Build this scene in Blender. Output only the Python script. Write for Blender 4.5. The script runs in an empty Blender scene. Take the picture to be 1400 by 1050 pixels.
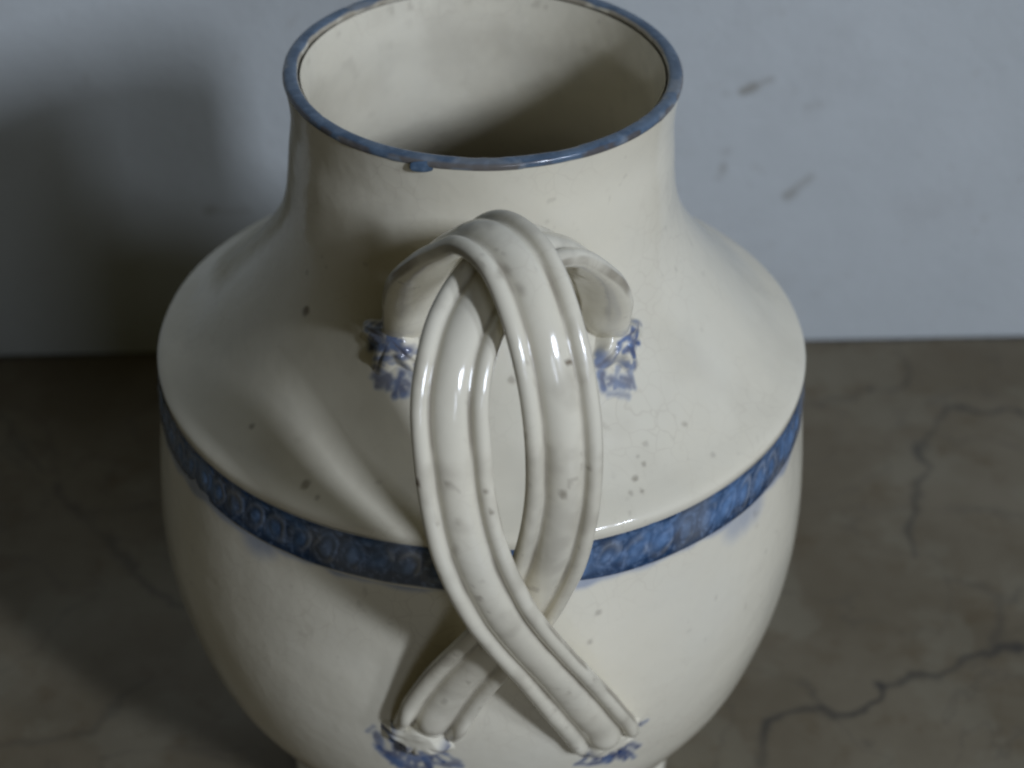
import bpy, math, random
import numpy as np
from mathutils import Vector, Matrix, noise as mnoise

sc = bpy.context.scene
rng = np.random.default_rng(7)
ZB = 0.205                      # height of the top of the blue band above the marble

# ------------------------------------------------------------------ camera
F_PX, TH, CY, CZ, YAW, ROLL = 2700.0, 0.62594, 0.56251, 0.38792 + ZB, 0.01883, 0.01515
CAM = np.array([0.0, -CY, CZ])
FW = np.array([math.sin(YAW)*math.cos(TH), math.cos(YAW)*math.cos(TH), -math.sin(TH)])
RT = np.cross(FW, [0, 0, 1.0]); RT /= np.linalg.norm(RT)
UP = np.cross(RT, FW)
camd = bpy.data.cameras.new('camera')
cam = bpy.data.objects.new('camera', camd)
sc.collection.objects.link(cam); sc.camera = cam
c_, s_ = math.cos(ROLL), math.sin(ROLL)
RX = RT*c_ + UP*s_              # world direction of +x in the picture
RU = UP*c_ - RT*s_              # world direction of up in the picture
m = Matrix(((RX[0], RU[0], -FW[0], CAM[0]), (RX[1], RU[1], -FW[1], CAM[1]), (RX[2], RU[2], -FW[2], CAM[2]), (0, 0, 0, 1)))
cam.matrix_world = m
camd.sensor_width = 36.0
camd.lens = F_PX/1400.0*36.0
camd.clip_start = 0.01; camd.clip_end = 50.0
camd.dof.use_dof = True
camd.dof.focus_distance = 0.56
camd.dof.aperture_fstop = 11.5

# ------------------------------------------------------------------ light
w = bpy.data.worlds.new('World'); sc.world = w; w.use_nodes = True
bg = w.node_tree.nodes['Background']
bg.inputs[0].default_value = (1.0, 0.84, 0.26, 1); bg.inputs[1].default_value = 0.025

def window_light(name, az, el, dist, width, height, power, color, target=(0, -0.05, 0.2), off=0.0):
    a, e = math.radians(az), math.radians(el)
    d = Vector((math.sin(a)*math.cos(e), -math.cos(a)*math.cos(e), math.sin(e)))
    side = Vector((math.cos(a), math.sin(a), 0))
    L = bpy.data.lights.new(name, 'AREA'); L.shape = 'RECTANGLE'; L.size = width; L.size_y = height
    L.energy = power; L.color = color
    o = bpy.data.objects.new(name, L); sc.collection.objects.link(o)
    o.location = Vector(target) + d*dist + side*off
    o.rotation_euler = (-d).to_track_quat('-Z', 'Y').to_euler()
    return o
DAY = (0.835, 0.925, 1.12)
# the main window: two casements with a mullion between; a second, smaller opening nearer the camera
for az, power in ((36.5, 31.0), (47, 11.0)):
    window_light('window_casement', az, 29.5, 2.5, 0.16, 0.36, power, DAY)
window_light('second_window', 16, 20, 2.5, 0.40, 0.60, 4.4, DAY)

sc.view_settings.view_transform = 'Standard'; sc.view_settings.look = 'None'
sc.view_settings.exposure = 0.0; sc.view_settings.gamma = 1.0
try: sc.cycles.filter_width = 2.3
except Exception: pass

# ------------------------------------------------------------------ helpers
def unproj(px, py, axis, val):
    a, b = px-700, py-525
    d = FW*F_PX + RX*a - RU*b
    return CAM + d*((val-CAM[axis])/d[axis])

def smoothstep(a, b, x):
    t = np.clip((x-a)/(b-a), 0, 1); return t*t*(3-2*t)

class Noise3:
    """cheap vectorised value noise"""
    def __init__(s, seed):
        s.g = np.random.default_rng(seed).random((32, 32, 32))
    def __call__(s, P, scale):
        Q = np.asarray(P)*scale + 100.0
        i = np.floor(Q).astype(int); f = Q-i; f = f*f*(3-2*f)
        r = 0
        for dx in (0, 1):
            for dy in (0, 1):
                for dz in (0, 1):
                    wgt = (f[..., 0] if dx else 1-f[..., 0])*(f[..., 1] if dy else 1-f[..., 1])*(f[..., 2] if dz else 1-f[..., 2])
                    r = r + wgt*s.g[(i[..., 0]+dx) % 32, (i[..., 1]+dy) % 32, (i[..., 2]+dz) % 32]
        return r
    def fbm(s, P, scale, o=4):
        r = 0; a = 0.5; t = 0
        for k in range(o):
            r = r + a*s(np.asarray(P)+k*1.7, scale*2**k); t += a; a *= 0.5
        return r/t
N1, N2, N3 = Noise3(1), Noise3(2), Noise3(3)

def grid_obj(name, P, material, parent=None, wrap=False, attrs=None, smooth=True, flip=False):
    """P: (rows, cols, 3) -> one mesh object; attrs: dict of (rows, cols) floats"""
    nr, nc = P.shape[:2]
    V = P.reshape(-1, 3)
    i = np.arange(nr-1)[:, None]; j = np.arange(nc if wrap else nc-1)[None, :]
    j2 = (j+1) % nc
    F = np.stack([i*nc+j, i*nc+j2, (i+1)*nc+j2, (i+1)*nc+j], -1).reshape(-1, 4)
    if flip: F = F[:, ::-1]
    me = bpy.data.meshes.new(name)
    me.vertices.add(len(V)); me.vertices.foreach_set('co', V.astype(np.float32).ravel())
    me.loops.add(F.size); me.loops.foreach_set('vertex_index', F.astype(np.int32).ravel())
    me.polygons.add(len(F))
    me.polygons.foreach_set('loop_start', np.arange(0, F.size, 4, dtype=np.int32))
    me.polygons.foreach_set('loop_total', np.full(len(F), 4, dtype=np.int32))
    me.update(calc_edges=True)
    if smooth: me.polygons.foreach_set('use_smooth', np.ones(len(F), dtype=bool))
    for k, v in (attrs or {}).items():
        a = me.attributes.new(k, 'FLOAT', 'POINT'); a.data.foreach_set('value', v.astype(np.float32).ravel())
    me.materials.append(material)
    me.validate()
    o = bpy.data.objects.new(name, me); sc.collection.objects.link(o)
    if parent is not None: o.parent = parent
    return o

class NT:
    def __init__(s, name):
        s.m = bpy.data.materials.new(name); s.m.use_nodes = True
        s.t = s.m.node_tree; s.b = s.t.nodes['Principled BSDF']
        s.co = s.t.nodes.new('ShaderNodeTexCoord').outputs['Object']
    def n(s, kind, **kw):
        x = s.t.nodes.new(kind)
        for k, v in kw.items(): setattr(x, k, v)
        return x
    def link(s, a, b): s.t.links.new(a, b)
    def attr(s, name): return s.n('ShaderNodeAttribute', attribute_name=name).outputs['Fac']
    def noise(s, scale, detail=4, rough=0.55, vec=None):
        x = s.n('ShaderNodeTexNoise'); x.inputs['Scale'].default_value = scale
        x.inputs['Detail'].default_value = detail; x.inputs['Roughness'].default_value = rough
        s.link(vec or s.co, x.inputs['Vector']); return x.outputs['Fac']
    def rng(s, v, a, b, c=0.0, d=1.0):
        x = s.n('ShaderNodeMapRange', interpolation_type='SMOOTHSTEP')
        for i, q in enumerate((a, b, c, d)): x.inputs[i+1].default_value = q
        s.link(v, x.inputs[0]); return x.outputs[0]
    def math(s, op, a, b):
        x = s.n('ShaderNodeMath', operation=op)
        for i, q in enumerate((a, b)):
            if isinstance(q, (int, float)): x.inputs[i].default_value = q
            else: s.link(q, x.inputs[i])
        return x.outputs[0]
    def mix(s, f, a, b):
        x = s.n('ShaderNodeMix', data_type='RGBA')
        for i, q in ((0, f), (6, a), (7, b)):
            if isinstance(q, (int, float)): x.inputs[i].default_value = q
            elif isinstance(q, tuple): x.inputs[i].default_value = (*q, 1)
            else: s.link(q, x.inputs[i])
        return x.outputs[2]
    def bump(s, h, dist, strength=1.0, prev=None):
        x = s.n('ShaderNodeBump'); x.inputs['Strength'].default_value = strength; x.inputs['Distance'].default_value = dist
        s.link(h, x.inputs['Height'])
        if prev is not None: s.link(prev, x.inputs['Normal'])
        return x.outputs[0]

CREAM = (0.735, 0.68, 0.53)
BLUE_L, BLUE_D = (0.12, 0.215, 0.375), (0.008, 0.034, 0.085)
def glaze(name, rough=0.13, light=BLUE_L, dark=BLUE_D, mott=(0.25, 0.36, 0.55)):
    """old cream earthenware glaze; attributes: blue (paint), deep (pooled pigment), dirt (grime, chips)"""
    t = NT(name)
    big = t.rng(t.noise(14, 5), 0.35, 0.7)
    c = t.mix(t.math('MULTIPLY', big, 0.55), CREAM, (0.695, 0.66, 0.54))
    fine = t.rng(t.noise(260, 3), 0.60, 0.78)
    c = t.mix(t.math('MULTIPLY', fine, 0.10), c, (0.50, 0.43, 0.32))
    # faint crazing
    v = t.n('ShaderNodeTexVoronoi', feature='DISTANCE_TO_EDGE'); v.inputs['Scale'].default_value = 150
    nz = t.n('ShaderNodeTexNoise'); nz.inputs['Scale'].default_value = 40; nz.inputs['Detail'].default_value = 3
    t.link(t.co, nz.inputs['Vector'])
    mx = t.n('ShaderNodeMix', data_type='VECTOR'); mx.inputs[0].default_value = 0.02
    t.link(t.co, mx.inputs[4]); t.link(nz.outputs['Color'], mx.inputs[5]); t.link(mx.outputs[1], v.inputs['Vector'])
    cr = t.rng(v.outputs['Distance'], 0.0, 0.05, 1.0, 0.0)
    cr = t.math('MULTIPLY', cr, t.math('MULTIPLY', t.rng(t.noise(22, 3), 0.42, 0.7), 0.20))
    c = t.mix(cr, c, (0.40, 0.33, 0.24))
    # blue underglaze brushwork
    d = t.attr('deep')
    bl = t.mix(d, light, dark)
    bl = t.mix(t.math('MULTIPLY', t.rng(t.noise(420, 3), 0.45, 0.75), 0.35), bl, mott)
    c = t.mix(t.attr('blue'), c, bl)
    c = t.mix(t.attr('dirt'), c, (0.12, 0.085, 0.05))
    t.link(c, t.b.inputs['Base Color'])
    t.link(t.rng(t.noise(60, 3), 0.3, 0.8, rough*0.8, rough*1.6), t.b.inputs['Roughness'])
    t.b.inputs['IOR'].default_value = 1.5
    n = t.bump(t.noise(45, 3), 0.0010, 0.6)
    n = t.bump(t.noise(300, 3), 0.00006, 0.5, n)
    t.link(n, t.b.inputs['Normal'])
    return t.m
M_GLAZE = glaze('blue_band_glaze')
M_RIM = glaze('steel_blue_rim_glaze', 0.14, (0.15, 0.20, 0.255), (0.030, 0.065, 0.115), (0.17, 0.24, 0.33))
M_LEAF = glaze('leaf_end_glaze', 0.13, (0.06, 0.17, 0.42), (0.004, 0.034, 0.14), (0.10, 0.22, 0.44))
M_BAND = M_GLAZE
M_GLAZE = glaze('old_cream_glaze', 0.13, (0.06, 0.17, 0.40), (0.004, 0.034, 0.14), (0.12, 0.22, 0.42))

# ------------------------------------------------------------------ jar profile (outer radius by height)
PROF = [(0.1055, .0632), (0.1015, .0624), (0.0905, .0612), (0.0785, .0621), (0.0685, .0629), (0.0595, .0643), (0.054, .0659),
        (0.048, .0684), (0.043, .0712), (0.038, .0745), (0.033, .0782), (0.028, .0823), (0.022, .0875), (0.016, .0931), (0.012, .0976), (0.0085, .1024), (0.0062, .1066),
        (0.0046, .1092), (0.0030, .1107), (0.0012, .1111), (-.0008, .1107), (-.004, .1106), (-0.010, .1110), (-0.02, .1119), (-0.03, .1129), (-0.045, .1142), (-0.06, .1147),
        (-0.075, .1140), (-0.09, .1120), (-0.105, .1085), (-0.12, .1034), (-0.135, .0950), (-.15, .0865), (-.165, .0780), (-.180, .0712),
        (-.187, .0690), (-.190, .0715), (-.193, .0735), (-.203, .0740)]
pz = np.array([p[0] for p in PROF])+ZB; pr = np.array([p[1] for p in PROF])
def catmull(x, y, xq):
    """monotone-x cubic through the points (x ascending)"""
    d = np.diff(y)/np.diff(x); mm = np.empty(len(x)); mm[0] = d[0]; mm[-1] = d[-1]
    h = np.diff(x); mm[1:-1] = (d[:-1]*h[1:]+d[1:]*h[:-1])/(h[:-1]+h[1:])
    i = np.clip(np.searchsorted(x, xq)-1, 0, len(x)-2); t = (xq-x[i])/h[i]
    return ((1+2*t)*(1-t)**2*y[i] + t*(1-t)**2*h[i]*mm[i] + t*t*(3-2*t)*y[i+1] + t*t*(t-1)*h[i]*mm[i+1])
def rad(z): return catmull(pz[::-1], pr[::-1], np.asarray(z, float))
def on_body(px, py):
    A = unproj(px, py, 1, -.3); B = unproj(px, py, 1, 0.0)
    s = np.linspace(0, 1, 3000)[:, None]; Q = A+(B-A)*s
    k = np.argmax(np.hypot(Q[:, 0], Q[:, 1]) < rad(np.clip(Q[:, 2], pz[-1], pz[0])))
    return Q[k]

jar = bpy.data.objects.new('handled_jar', None); sc.collection.objects.link(jar)
jar['label'] = 'cream glazed earthenware jar with blue band and crossed ribbed strap handle, standing on grey marble'
jar['category'] = 'jar'

# angles: fine in front (facing the camera), coarser behind
def ang(nf, nb):
    a = np.linspace(-math.pi, 0, nf, endpoint=False); b = np.linspace(0, math.pi, nb, endpoint=False)
    return np.concatenate([a, b])
TH_ = ang(760, 300)
def lathe(r, z):
    return np.stack([r[:, None]*np.cos(TH_)+0*z[:, None], r[:, None]*np.sin(TH_)+0*z[:, None], z[:, None]+0*TH_], -1)

def spots(P, L):
    """L: (px, py, radius m, strength) marks on the body seen in the photograph"""
    D = np.zeros(P.shape[:2])
    wob = (N1.fbm(P, 500, 2)-0.5)
    for q in L:
        c = on_body(q[0], q[1]); d = P-c
        d = np.sqrt((d**2).sum(-1))
        D = np.maximum(D, q[3]*smoothstep(1.35, 0.35, d/q[2]+wob*1.1))
    return D

# outer wall of the body, from under the rim to the foot
zo = np.concatenate([np.linspace(ZB+.1030, ZB+.012, 170), np.linspace(ZB+.0115, ZB-.0178, 74), np.linspace(ZB-.0188, ZB-.203, 190)])
Pb = lathe(rad(zo), zo)
wob = (N2.fbm(Pb, 18, 2)-0.5)*0.0016*smoothstep(ZB+.105, ZB+.08, Pb[..., 2])    # hand-thrown unevenness
rr = np.hypot(Pb[..., 0], Pb[..., 1]); k = (rr+wob)/rr
# bead along the shoulder edge
bead = 0.0003*np.exp(-((Pb[..., 2]-(ZB+.0034))/.0016)**2)
k = k+bead/rr
Pb[..., 0] *= k; Pb[..., 1] *= k
SP = [(419, 425, .0018, .75), (345, 583, .0012, .6), (418, 662, .0017, .55), (434, 680, .0010, .4), (868, 655, .0012, .5), (880, 634, .0011, .45),
      (872, 624, .0010, .35), (878, 672, .0010, .5), (862, 674, .0009, .35), (937, 580, .0012, .35), (975, 622, .0012, .25), (882, 607, .0012, .25),
      (818, 837, .0012, .4), (806, 877, .0012, .4), (840, 955, .0011, .3), (960, 450, .001, .2), (700, 520, .0012, .4), (420, 372, .001, .3)]
dirt = spots(Pb, SP)
sp2 = smoothstep(.77, .85, N3(Pb, 420)*0.6+N1(Pb, 190)*0.4)*0.18*smoothstep(.45, .7, N2(Pb, 40))
dirt = np.maximum(dirt, sp2)
# grime gathering along the shoulder edge and foot
dirt = np.maximum(dirt, 0.10*smoothstep(.4, .8, N2.fbm(Pb, 60, 3))*smoothstep(.05, .0, np.abs(Pb[..., 2]-ZB-.02)))
# blue bleeding just below the band
bleed = np.zeros(Pb.shape[:2])
for px, py, r, s in [(350, 736, .010, .5), (362, 742, .008, .5), (1006, 714, .010, .38), (1018, 704, .010, .42), (1030, 692, .010, .38), (560, 800, .004, .3)]:
    d = np.sqrt(((Pb-on_body(px, py))**2).sum(-1)); bleed = np.maximum(bleed, s*smoothstep(r, r*.2, d))
bleed = np.maximum(bleed, .55*smoothstep(ZB-.0188, ZB-.0160, Pb[..., 2]+(N1(Pb, 160)-.5)*.0030)*(Pb[..., 2] < ZB-.002))

def near_terminal(P): return 0
# blue brushed leaf marks around the four handle ends (strokes: px, py, px2, py2, width m, strength)
STR = [(858, 452, 836, 470, .0011, .95), (866, 447, 858, 466, .0010, 1), (866, 466, 842, 482, .0012, .9), (838, 470, 832, 492, .0012, .8), (862, 488, 868, 496, .0014, .5),
       (822, 510, 826, 532, .0018, .75), (836, 520, 860, 528, .0018, .7), (860, 506, 868, 530, .0012, .6), (832, 538, 858, 540, .0016, .45), (846, 503, 842, 516, .001, .5),
       (508, 470, 536, 476, .0024, .9), (512, 458, 524, 448, .0016, .8), (540, 458, 560, 480, .0022, .9), (528, 444, 548, 442, .0012, .6), (515, 490, 560, 486, .0016, .8),
       (515, 500, 528, 512, .0016, .7), (548, 510, 540, 540, .0018, .8), (520, 528, 556, 536, .0016, .6), (534, 520, 560, 524, .0012, .5), (556, 500, 566, 520, .0012, .5),
       (884, 984, 868, 994, .0012, .6), (872, 990, 858, 1002, .0012, .7), (862, 1000, 858, 1016, .0011, .7), (852, 1018, 838, 1032, .0022, 1), (846, 1024, 852, 1020, .0022, 1),
       (838, 1036, 820, 1042, .0016, .7), (818, 1042, 790, 1044, .0016, .8), (800, 1036, 786, 1044, .0012, .8),
       (515, 1000, 524, 1024, .0020, .7), (520, 1020, 548, 1046, .0026, .9), (540, 1030, 560, 1050, .002, .8), (566, 1025, 590, 1034, .0018, .9), (596, 1042, 626, 1044, .0022, .7),
       (560, 1044, 590, 1052, .002, .7), (502, 1000, 512, 992, .0010, .5), (610, 1030, 628, 1040, .0012, .6)]
_r = random.Random(11)
def fan(cx, cy, n, a0, a1, l0, l1, wd, st):
    for i in range(n):
        a = math.radians(a0+(a1-a0)*(i+.5)/n+_r.uniform(-8, 8)); l = _r.uniform(l0, l1); r0 = l*.3
        STR.append((cx+r0*math.cos(a), cy+r0*.8*math.sin(a), cx+l*math.cos(a), cy+l*.8*math.sin(a), wd*_r.uniform(.7, 1.15), st*_r.uniform(.75, 1)))
fan(534, 470, 8, 150, 395, 18, 36, .0019, 1); fan(538, 515, 7, 20, 200, 14, 30, .0018, .85)
fan(848, 468, 6, -80, 70, 16, 30, .0014, 1); fan(845, 515, 6, 10, 180, 12, 26, .0014, .75)
fan(568, 1010, 10, 15, 185, 26, 54, .0022, .95); fan(835, 1008, 8, 5, 130, 24, 46, .0018, .9)
def strokes(P, L, hit=True, wscale=1.0):
    B = np.zeros(P.shape[:2]); nb = (N1.fbm(P, 350, 2)-.5)
    for q in L:
        a, b = on_body(q[0], q[1]), on_body(q[2], q[3])
        ab = b-a; t = np.clip(((P-a)@ab)/(ab@ab+1e-12), 0, 1)
        d = np.sqrt(((P-(a+t[..., None]*ab))**2).sum(-1))/(q[4]*wscale)
        B = np.maximum(B, q[5]*smoothstep(1.3, .25, d+nb*1.3))
    return B
sub = (np.abs(Pb[..., 0]) < .08) & (Pb[..., 1] < 0)
lb = np.zeros(Pb.shape[:2]); idx = np.where(sub)
lb[idx] = strokes(Pb[idx][:, None, :], STR)[:, 0]
body = grid_obj('body', Pb, M_GLAZE, jar, wrap=True, flip=True,
                attrs={'blue': np.maximum(bleed, lb), 'deep': np.maximum(bleed*.5, np.clip(lb*1.5, 0, 1)*(.55+.45*smoothstep(.2, .6, N2(Pb, 260)))), 'dirt': dirt})

# inner wall: lathe from the lip down to the floor of the jar
zi = np.concatenate([np.linspace(ZB+.1032, ZB-.185, 190), np.full(14, ZB-.186)])
ri = np.concatenate([rad(np.clip(zi[:190], pz[-1], pz[0]-.0001))-.0052, np.linspace(.062, .0005, 14)])
ri[:190] = np.minimum(ri[:190], .109)
Pi = lathe(ri, zi)
d_in = .22*smoothstep(.0, .0012, .0016-np.abs(Pi[..., 2]-(ZB+.1008))+(N1.fbm(Pi, 190, 3)-.62)*.012)
d_in = np.maximum(d_in, .16*smoothstep(ZB+.03, ZB+.10, Pi[..., 2])*smoothstep(.38, .75, N2.fbm(Pi, 75, 4)))
d_in = np.maximum(d_in, .12*smoothstep(.60, .80, N3.fbm(Pi, 160, 4)))
grid_obj('inner_wall', Pi, M_GLAZE, jar, wrap=True, attrs={'blue': np.zeros(Pi.shape[:2]), 'deep': np.zeros(Pi.shape[:2]), 'dirt': d_in})

# rolled lip painted blue, worn and chipped along its edges
tt = np.linspace(0, 2*math.pi, 41)
lr = .0606+.0024*np.sign(np.cos(tt))*np.abs(np.cos(tt))**.8; lz = ZB+.1038+.0016*np.sign(np.sin(tt))*np.abs(np.sin(tt))**.85
Pl = lathe(lr, lz)
nl = N1.fbm(Pl, 160, 3); nl2 = N2.fbm(Pl, 55, 3)
sy = np.sin(tt)[:, None]; cx_ = np.cos(tt)[:, None]
chip = smoothstep(.50, .60, N3.fbm(Pl*np.array([1, 1, .4]), 95, 3)-.12*np.abs(sy)+.0)
Pl[..., 2] -= chip*0.0002
fl = (N2(Pl, 26)-.5)*.0006; Pl[..., 2] += fl
blue = smoothstep(-.75, -.35, sy+.5*(nl-.5)+0*TH_)*smoothstep(.95, .72, -cx_+.45*(nl-.5))
blue = np.clip(blue, 0, 1)
# brown wear: on the inner edge and in streaks on the outer edge
wear = smoothstep(.50, .66, nl+.10*(np.abs(cx_) > .75))*.75*smoothstep(.45, .95, np.abs(cx_)+.0*TH_)
wear = np.maximum(wear, .7*smoothstep(.57, .66, N2.fbm(Pl*np.array([1, 1, 3]), 130, 3))*smoothstep(.1, .6, -sy)*(cx_ > .1))
wear = np.maximum(wear, .6*smoothstep(.45, .60, N3.fbm(Pl, 110, 3))*smoothstep(.72, .95, -cx_))
lip = grid_obj('rim', Pl, M_RIM, jar, wrap=True, flip=True, attrs={'blue': blue*(1-.12*chip), 'deep': .50+.35*smoothstep(.35, .68, nl), 'dirt': np.clip(np.maximum(wear, chip*.15), 0, 1)*.8})
lip['label'] = 'rolled lip painted blue, worn brown in places'

# a thick blob of blue glaze hanging from the lip at the front
def blob(name, c, rx, ry, rz, parent, blue=1, deep=.6, dirtv=0, seed=0, rot=0, mat=None, nrm=None, amp=.15):
    u = np.linspace(0, math.pi, 15)[:, None]; v = np.linspace(0, 2*math.pi, 24, endpoint=False)[None, :]
    S = np.stack([np.sin(u)*np.cos(v), np.sin(u)*np.sin(v), np.cos(u)+0*v], -1)
    k = 1+amp*2*(N2.fbm(S*.5+seed, 3.0, 2)-.5)
    Q = S*k[..., None]*np.array([rx, ry, rz])
    return Q
def drip():
    c = on_body(578, 226)
    Q = blob('d', c, .0040, .0005, .0018, None)
    Q = Q+np.array([c[0], c[1]-.0004, c[2]-.0002])
    z = np.zeros(Q.shape[:2])
    o = grid_obj('glaze_drip', Q, M_RIM, jar, wrap=True, attrs={'blue': z+1, 'deep': z+.75, 'dirt': z}, flip=True)
drip()

# ------------------------------------------------------------------ moulded band
zb = np.linspace(ZB+.0002, ZB-.0166, 50)
TB = ang(2400, 700)
rb = rad(zb)
NL = 78
u = (TB/(2*math.pi)*NL)[None, :]; v = ((ZB-zb)/.0168)[:, None]
_c = np.stack([.112*np.cos(TB)[None, :]+0*v, .112*np.sin(TB)[None, :]+0*v, zb[:, None]+0*u], -1)
u = u+.40*(N1.fbm(_c, 75, 2)-.5)+.18*(N2.fbm(_c, 260, 2)-.5); v = v+.20*(N3.fbm(_c, 150, 2)-.5)
def lobes(u, v, ph, cv, ru, rv, tilt):
    s = u+ph+tilt*(v-cv)+.0*v; du = (s-np.round(s)); d = np.sqrt((du/ru)**2+((v-cv)/rv)**2)
    return d, np.round(s)
d1, id1 = lobes(u, v, 0, .50, .46, .34, .55)
jit = N3(np.stack([id1, id1*.37, 0*id1], -1)+.5, .71)
ring = np.exp(-((d1-.85)/.24)**2)*(.35+.65*smoothstep(-.6, .5, (u-np.round(u))+.7*(.5-v)))*(.55+.8*jit)                 # raised outline of each overlapping leaf
core = smoothstep(.75, .2, d1)
h = .55*ring+.8*core
d2, _ = lobes(u, v, .5, .12, .30, .10, 0); h = np.maximum(h, .45*smoothstep(1, .3, d2))
v = ((ZB-zb)/.0168)[:, None]+0*TB
env = smoothstep(0, .06, v)*smoothstep(1, .94, v)
rB = rb[:, None]+.0003*smoothstep(0, .05, v)*smoothstep(1, .9, v)+.0006*h*env
PB = np.stack([rB*np.cos(TB), rB*np.sin(TB), zb[:, None]+0*TB], -1)
nB = N1.fbm(PB, 130, 3); nB2 = N2.fbm(PB, 45, 3)
deep = np.clip(.80-.62*h*env+1.5*(nB-.5)+1.3*(nB2-.5)+.55*smoothstep(.62, .92, v)+.25*smoothstep(.14, .02, v), 0, 1)
bluea = np.clip(1.0-.16*ring*smoothstep(.42, .6, nB)-.12*smoothstep(.5, .7, nB2), .45, 1)
bluea = bluea*smoothstep(1.01, .93, v+.10*(nB2-.5))*smoothstep(-.02, .03, v)
band = grid_obj('blue_band', PB, M_BAND, jar, wrap=True, flip=True, attrs={'blue': bluea, 'deep': deep, 'dirt': .06*smoothstep(.6, .75, N3.fbm(PB, 250, 2))})
band['label'] = 'moulded band of overlapping leaves painted blue'

# ------------------------------------------------------------------ handle: two ribbed straps crossing twice
def spline(K, n):
    K = np.array(K, float); d = np.concatenate([[0], np.cumsum(np.linalg.norm(np.diff(K, axis=0), axis=1))])
    q = np.linspace(0, d[-1], n)
    return np.stack([catmull(d, K[:, i], q) for i in range(K.shape[1])], -1)
def strand(key, n=260, seed=0, w_prof=None):
    K3 = []
    for px, py, y in key:
        if y is None: K3.append(on_body(px, py))
        else: K3.append(unproj(px, py, 1, y))
    C = spline(K3, n)
    for _ in range(10): C[1:-1] = .25*C[:-2]+.5*C[1:-1]+.25*C[2:]
    T = np.gradient(C, axis=0); T /= np.linalg.norm(T, axis=1)[:, None]
    ctr = np.array([0.0, -.088, ZB+.012])
    out = C-ctr; out[:, 0] *= .25; out[:, 2] *= np.where(out[:, 2] < 0, .15, 1)
    out[:, 1] -= .02*smoothstep(-.01, -.05, C[:, 2]-ctr[2])
    Nn = out-(out*T).sum(1)[:, None]*T; Nn /= np.linalg.norm(Nn, axis=1)[:, None]
    S = np.cross(T, Nn)
    m = 96; a = np.linspace(0, 2*math.pi, m, endpoint=False)
    s = np.linspace(0, 1, n)
    half = .0103*np.interp(s, *w_prof) if w_prof else .0103+0*s
    # section: outer face carries a broad middle rib and two narrow edge ribs, inner face plain
    U = np.cos(a); top = np.sin(a) > 0
    Uc = np.sign(U)*np.abs(U)**.9
    def face(x):
        ax = np.abs(x)
        mid = .0035*np.sqrt(np.clip(1-(ax/.50)**2, 0, 1))*1.0
        edge = .0029*np.sqrt(np.clip(1-((ax-.77)/.26)**2, 0, 1))
        base = .0013*np.sqrt(np.clip(1-(ax/1.0)**6, 0, 1))
        return np.maximum(base, (mid**8+edge**8+base**8)**(1/8))
    H = np.where(top, face(Uc), -.0046*np.sqrt(np.clip(1-np.abs(Uc)**2.2, 0, 1)))
    X = half[:, None]*Uc[None, :]; Hh = np.repeat(H[None, :], n, 0)*(half/.0103)[:, None]**.5
    swell = 1+.55*np.exp(-((s-.975)/.018)**2)+.25*np.exp(-((s-.02)/.02)**2)
    Hh = Hh*swell[:, None]
    P = C[:, None, :]+S[:, None, :]*X[..., None]+Nn[:, None, :]*Hh[..., None]
    nn = N2.fbm(P+seed, 40, 3)-.5
    P = P+Nn[:, None, :]*(nn*.0009)[..., None]+S[:, None, :]*((N1.fbm(P+seed, 35, 2)-.5)*.0010)[..., None]
    # grime in the grooves and scattered specks
    gro = np.exp(-((np.abs(Uc)-.50)/.055)**2)*top
    g = gro[None, :]*(.34+.60*smoothstep(.38, .68, N1.fbm(P, 60, 3)))*.8
    g = np.maximum(g, .22*smoothstep(.50, .75, N2.fbm(P+3, 85, 4))*top[None, :])
    for px, py, r, st in ((778, 495, .0011, .95), (570, 660, .0011, .95), (688, 372, .0020, .45), (712, 395, .0016, .35), (612, 662, .0012, .5), (770, 676, .0012, .55), (664, 672, .0008, .6),
                          (672, 700, .0008, .6), (640, 308, .0030, .30), (668, 300, .0024, .30), (604, 832, .0010, .7), (655, 818, .0010, .45), (626, 715, .0012, .35), (806, 640, .0009, .5), (575, 716, .0009, .5), (622, 752, .0014, .3)):
        a_ = unproj(px, py, 1, -.17); b_ = unproj(px, py, 1, -.09); ab_ = (b_-a_)/np.linalg.norm(b_-a_)
        dv = P-a_; dv = dv-(dv@ab_)[..., None]*ab_
        g = np.maximum(g, st*smoothstep(1.3, .3, np.linalg.norm(dv, axis=-1)/r+(N1.fbm(P, 500, 2)-.5)))
    edg = np.exp(-((np.abs(U)-1.0)/.03)**2)*.30
    g = np.maximum(g, 1.8*edg[None, :]*smoothstep(.35, .6, N3.fbm(P, 70, 3)))
    spk = smoothstep(.765, .82, N3(P*np.array([1, 1, .8]), 520)*.55+N2(P, 260)*.45)*.28
    g = np.maximum(g, spk)
    g = np.maximum(g, .22*smoothstep(.58, .75, N2.fbm(P, 55, 4)))
    return C, T, Nn, S, P, g

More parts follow.
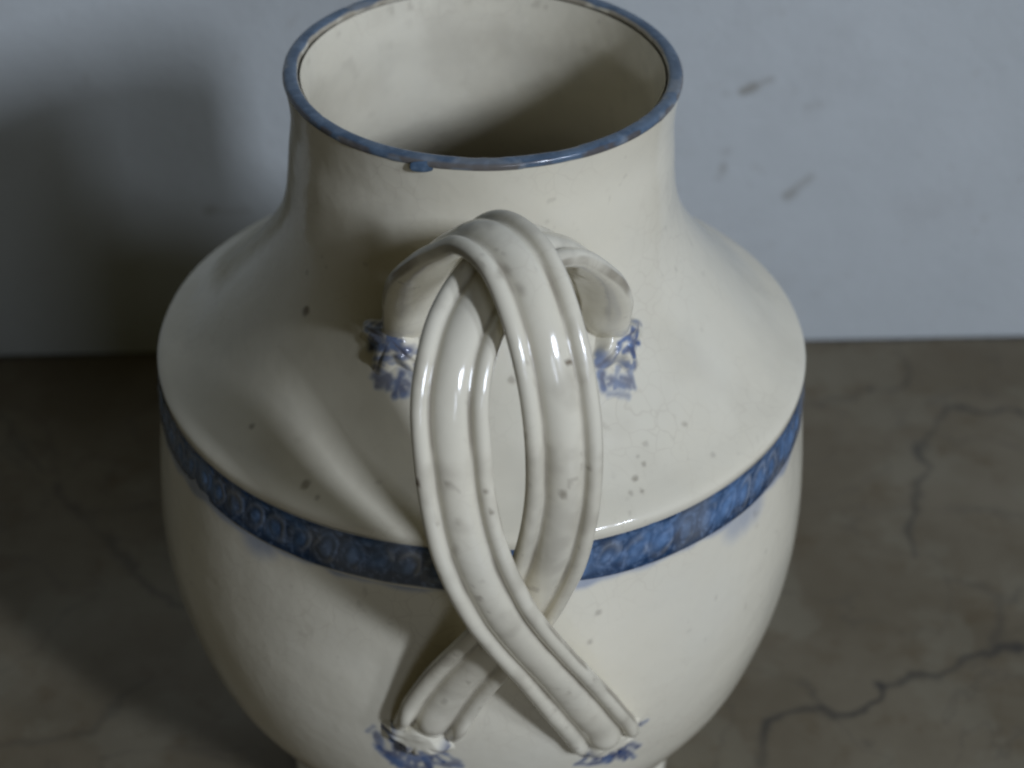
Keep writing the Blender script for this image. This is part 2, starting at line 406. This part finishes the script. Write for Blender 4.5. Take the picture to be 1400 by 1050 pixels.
wp = ([0, .04, .12, .2, .5, .78, .88, .96, 1], [.70, .76, .92, 1.02, 1.0, 1.02, 1.12, 1.16, 1.10])
A_KEY = [(556, 446, None), (560, 412, -.071), (580, 366, -.086), (620, 331, -.100), (662, 318, -.112), (702, 348, -.124), (735, 420, -.137), (757, 505, -.146),
         (769, 590, -.151), (770, 680, -.150), (752, 765, -.144), (715, 835, -.136), (668, 890, -.128), (625, 935, -.121), (598, 972, -.1165), (584, 994, None)]
B_KEY = [(828, 446, None), (828, 408, -.069), (808, 368, -.080), (765, 338, -.092), (715, 345, -.106), (665, 395, -.122), (630, 465, -.137), (616, 540, -.147),
         (618, 620, -.153), (628, 700, -.155), (650, 775, -.154), (685, 840, -.149), (728, 893, -.139), (775, 945, -.127), (812, 987, -.1165), (830, 1008, None)]
ends = []
for key, seed in ((A_KEY, 0), (B_KEY, 5)):
    C, T, Nn, S, P, g = strand(key, seed=seed, w_prof=wp)
    z = np.zeros(P.shape[:2])
    bl = z.copy()
    for sl_ in (slice(0, 22), slice(-26, None)): bl[sl_] = strokes(P[sl_], STR)
    o = grid_obj('handle_strap', P, M_GLAZE, jar, wrap=True, attrs={'blue': bl, 'deep': np.clip(bl-.2, 0, 1), 'dirt': g})
    o['label'] = 'ribbed strap rising from the left of the shoulder' if seed == 0 else 'ribbed strap rising from the right of the shoulder'
    ends.append((o, C[0], T[0], S[0])); ends.append((o, C[-1], -T[-1], S[-1]))

# moulded leaf ends where the straps are pressed on to the body
def leaf_end(parent, px, py, ang0, size, seed, stroke=True):
    c = on_body(px, py)
    nz = np.array([c[0], c[1], 0.0]); zc = c[2]
    sl = (rad(zc+.001)-rad(zc-.001))/.002
    nz /= np.linalg.norm(nz); nz = nz-np.array([0, 0, sl]); nz /= np.linalg.norm(nz)
    right = np.cross([0, 0, 1.0], nz); right /= np.linalg.norm(right); right = right if right[0] > 0 else -right
    down = np.cross(right, nz); down = down if down[2] < 0 else -down
    n = 110
    xs = np.linspace(-1, 1, n)
    X, Y = np.meshgrid(xs, xs)
    r = np.hypot(X, Y); a = np.arctan2(X, Y)-ang0       # 0 = pointing down
    a = (a+math.pi) % (2*math.pi)-math.pi
    lob = .5+.5*np.cos(a*5.0/1.0)                       # five leaflets over the fan
    fan = smoothstep(2.2, 1.5, np.abs(a))
    edge = (.60+.35*lob)*fan+.50*(1-fan)
    d = smoothstep(1.0, .45, r/np.maximum(edge, .1))
    vein = np.exp(-(np.abs(np.sin(a*2.5))/.25)**2)*fan
    hgt = d*(.55+.45*smoothstep(.9, .3, r))*.0050-.0010*vein*d*smoothstep(.15, .5, r)
    W = c+right*(X*size)[..., None]+down*(Y*size)[..., None]
    rw = rad(np.clip(W[..., 2], pz[-1], pz[0])); ph = np.arctan2(W[..., 1], W[..., 0])
    base = np.stack([rw*np.cos(ph), rw*np.sin(ph), W[..., 2]], -1)
    hgt = hgt+(N2.fbm(base+seed, 160, 2)-.5)*.0016*d
    Pq = base+nz*(hgt-.0005)[..., None]
    z = np.zeros((n, n))
    tip = smoothstep(.30, .60, r)*fan
    b = np.clip(.8*tip*smoothstep(.1, .4, d)*smoothstep(.44, .56, N1.fbm(base, 240, 3)+.10*vein), 0, 1)
    b = np.maximum(b, strokes(base, [q for q in STR if abs(q[0]-px) < 70 and abs(q[1]-py) < 90]))
    dd = .45+.55*smoothstep(.35, .6, N2.fbm(base, 280, 2)+.2*vein)
    di = .35*vein*d*smoothstep(.4, .7, N3.fbm(base, 90, 2))
    o = grid_obj('leaf_end', Pq, M_LEAF, parent, attrs={'blue': b*.9, 'deep': dd, 'dirt': di}, flip=True)
    return o
strapA, strapB = ends[0][0], ends[2][0]
leaf_end(strapA, 542, 462, -.35, .0155, 1)
leaf_end(strapB, 840, 462, .30, .0150, 2)
leaf_end(strapA, 575, 1000, -.35, .0180, 3)
leaf_end(strapB, 832, 1004, .45, .0165, 4)

# ------------------------------------------------------------------ marble table top
def axis_pts(lo, a, b, hi, step):
    return np.concatenate([np.linspace(lo, a, 12, endpoint=False), np.arange(a, b, step), np.linspace(b, hi, 12)])
WA, WB = unproj(0, 486, 2, 0.0), unproj(1400, 459, 2, 0.0)
wdir = (WB-WA)/np.linalg.norm(WB-WA); wn = np.array([-wdir[1], wdir[0], 0])    # points away from the camera
xs = axis_pts(-2.0, -.30, .32, 2.0, .0012); ys = axis_pts(-1.6, -.10, .335, .60, .0012)
X, Y = np.meshgrid(xs, ys)
G = np.stack([X, Y, 0*X], -1)
VEINS = [  # polylines seen in the photograph: points (px, py), width m, strength
    ([(1085, 556), (1140, 548), (1190, 536), (1238, 524), (1240, 500), (1228, 478)], .0016, .55),
    ([(1400, 563), (1350, 560), (1290, 556), (1282, 580), (1262, 605), (1258, 622), (1268, 640)], .0018, .75),
    ([(1262, 645), (1255, 670), (1246, 705), (1242, 730), (1252, 765)], .0018, .65),
    ([(1300, 690), (1330, 698), (1400, 705)], .0022, .25),
    ([(1300, 793), (1335, 800), (1362, 815), (1372, 850), (1366, 880)], .0018, .4),
    ([(1400, 806), (1378, 822)], .0016, .45),
    ([(1400, 880), (1360, 888), (1320, 905), (1285, 922), (1240, 925), (1208, 938), (1195, 950), (1180, 972), (1160, 982), (1135, 975), (1120, 962), (1085, 975), (1045, 990), (1040, 1010), (1045, 1050)], .0019, .9),
    ([(1085, 930), (1105, 935), (1125, 955)], .0014, .35),
    ([(80, 668), (110, 702), (150, 745), (185, 790), (215, 815), (250, 825)], .0018, .6),
    ([(60, 640), (20, 600), (0, 560)], .0018, .35), ([(210, 685), (150, 700), (110, 702)], .0014, .35),
    ([(0, 1020), (60, 1010), (120, 1005), (160, 960), (200, 930)], .0016, .35), ([(0, 760), (50, 770), (90, 800)], .0014, .25)]
warp = np.stack([N1.fbm(G, 90, 3)-.5, N2.fbm(G, 90, 3)-.5, 0*X], -1)*.010
vein = np.zeros(X.shape)
Wp = G+warp
for pts, wd, st in VEINS:
    Q = [unproj(a, b, 2, 0.0) for a, b in pts]
    best = np.full(X.shape, 9.0)
    for a, b in zip(Q[:-1], Q[1:]):
        ab = b-a; t = np.clip(((Wp-a)@ab)/(ab@ab), 0, 1)
        best = np.minimum(best, np.sqrt(((Wp-(a+t[..., None]*ab))**2).sum(-1)))
    wv = wd*(.45+1.3*N3.fbm(G, 70, 2))
    vein = np.maximum(vein, st*np.exp(-(best/wv)**2)*(.30+.80*N2.fbm(G, 45, 2)))
for px, py, r, s in [(1208, 936, .0035, .9), (1120, 964, .0028, .8), (1192, 534, .003, .6), (1240, 522, .003, .5), (1398, 561, .003, .6), (1290, 555, .003, .4), (1188, 1020, .003, .3)]:
    d = np.sqrt(((Wp-unproj(px, py, 2, 0))**2).sum(-1)); vein = np.maximum(vein, s*smoothstep(r, r*.2, d))
def marble():
    t = NT('grey_brown_marble')
    big = t.rng(t.noise(9, 5, .6), 0.32, 0.68)
    c = t.mix(big, (0.112, 0.089, 0.052), (0.166, 0.140, 0.092))
    # paler clouded patches with soft outlines
    cl = t.rng(t.noise(17, 6, .6), 0.52, 0.57)
    c = t.mix(t.math('MULTIPLY', cl, .28), c, (0.195, 0.178, 0.125))
    br = t.rng(t.noise(38, 6, .7), 0.5, 0.72)
    c = t.mix(t.math('MULTIPLY', br, .6), c, (0.095, 0.066, 0.030))
    # faint secondary veining
    v = t.n('ShaderNodeTexNoise'); v.inputs['Scale'].default_value = 13; v.inputs['Detail'].default_value = 7; v.inputs['Distortion'].default_value = .6
    t.link(t.co, v.inputs['Vector'])
    ab = t.math('ABSOLUTE', t.math('SUBTRACT', v.outputs['Fac'], .5), 0)
    c = t.mix(t.math('MULTIPLY', t.rng(ab, 0, .012, 1, 0), .30), c, (0.065, 0.055, 0.04))
    c = t.mix(t.attr('vein'), c, (0.022, 0.020, 0.018))
    t.link(c, t.b.inputs['Base Color'])
    t.link(t.rng(t.noise(30, 4), .3, .8, .34, .52), t.b.inputs['Roughness'])
    t.b.inputs['Specular IOR Level'].default_value = .35
    t.link(t.bump(t.noise(160, 4), .0004, .4), t.b.inputs['Normal'])
    return t.m
dw = -((G-WA)@wn)        # distance in front of the wall: the marble is coloured darker close to the joint
vein = np.maximum(vein, .8*smoothstep(.0045, .0005, dw+(N1.fbm(G, 220, 3)-.5)*.005))
top = grid_obj('marble_table_top', G, marble(), attrs={'vein': np.clip(vein, 0, 1)})
top['kind'] = 'structure'

# ------------------------------------------------------------------ wall behind
def plaster():
    t = NT('pale_blue_grey_plaster')
    c = t.mix(t.rng(t.noise(5, 4), .3, .7), (0.455, 0.48, 0.47), (0.50, 0.525, 0.515))
    c = t.mix(t.math('MULTIPLY', t.rng(t.noise(50, 4), .55, .8), .15), c, (0.39, 0.395, 0.385))
    c = t.mix(t.math('MULTIPLY', t.rng(t.noise(11, 6, .65), .52, .72), .30), c, (0.375, 0.38, 0.365))
    c = t.mix(t.math('MULTIPLY', t.rng(t.noise(140, 3), .62, .75), .25), c, (0.33, 0.31, 0.27))
    c = t.mix(t.attr('mark'), c, (0.15, 0.12, 0.07))
    t.link(c, t.b.inputs['Base Color']); t.b.inputs['Roughness'].default_value = .6
    n = t.bump(t.noise(30, 4), .0016, .6); n = t.bump(t.noise(260, 4), .0005, .7, n)
    t.link(n, t.b.inputs['Normal']); return t.m
us = axis_pts(-2.0, -.02, .60, 2.2, .0015); zs = np.concatenate([np.linspace(-.02, .34, 240), np.linspace(.36, 2.2, 10)])
Uu, Zz = np.meshgrid(us, zs)
Wl = WA+wdir*Uu[..., None]+np.array([0, 0, 1.0])*Zz[..., None]
def on_wall(px, py):
    d = FW*F_PX+RX*(px-700)-RU*(py-525); t = ((WA-CAM)@wn)/(d@wn); return CAM+d*t
mark = np.zeros(Uu.shape); wb = N1.fbm(Wl, 180, 3)-.5
for x0, y0, x1, y1, r, s in [(1016, 125, 1032, 118, .0030, .85), (1032, 118, 1055, 108, .0018, .5), (988, 232, 990, 226, .0026, .6), (992, 210, 996, 205, .0024, .3), (1076, 268, 1086, 260, .0030, .6),
                             (1088, 258, 1108, 242, .0030, .45), (1105, 146, 1122, 144, .0028, .22), (980, 245, 985, 240, .002, .2), (285, 288, 292, 287, .0035, .55), (300, 290, 340, 288, .002, .25), (990, 128, 996, 128, .002, .25)]:
    a, b = on_wall(x0, y0), on_wall(x1, y1); ab = b-a; t = np.clip(((Wl-a)@ab)/(ab@ab), 0, 1)
    d = np.sqrt(((Wl-(a+t[..., None]*ab))**2).sum(-1))/r
    mark = np.maximum(mark, .7*s*smoothstep(1.3, .2, d+wb*1.2))
wall = grid_obj('wall', Wl, plaster(), attrs={'mark': mark}, flip=True)
wall['kind'] = 'structure'
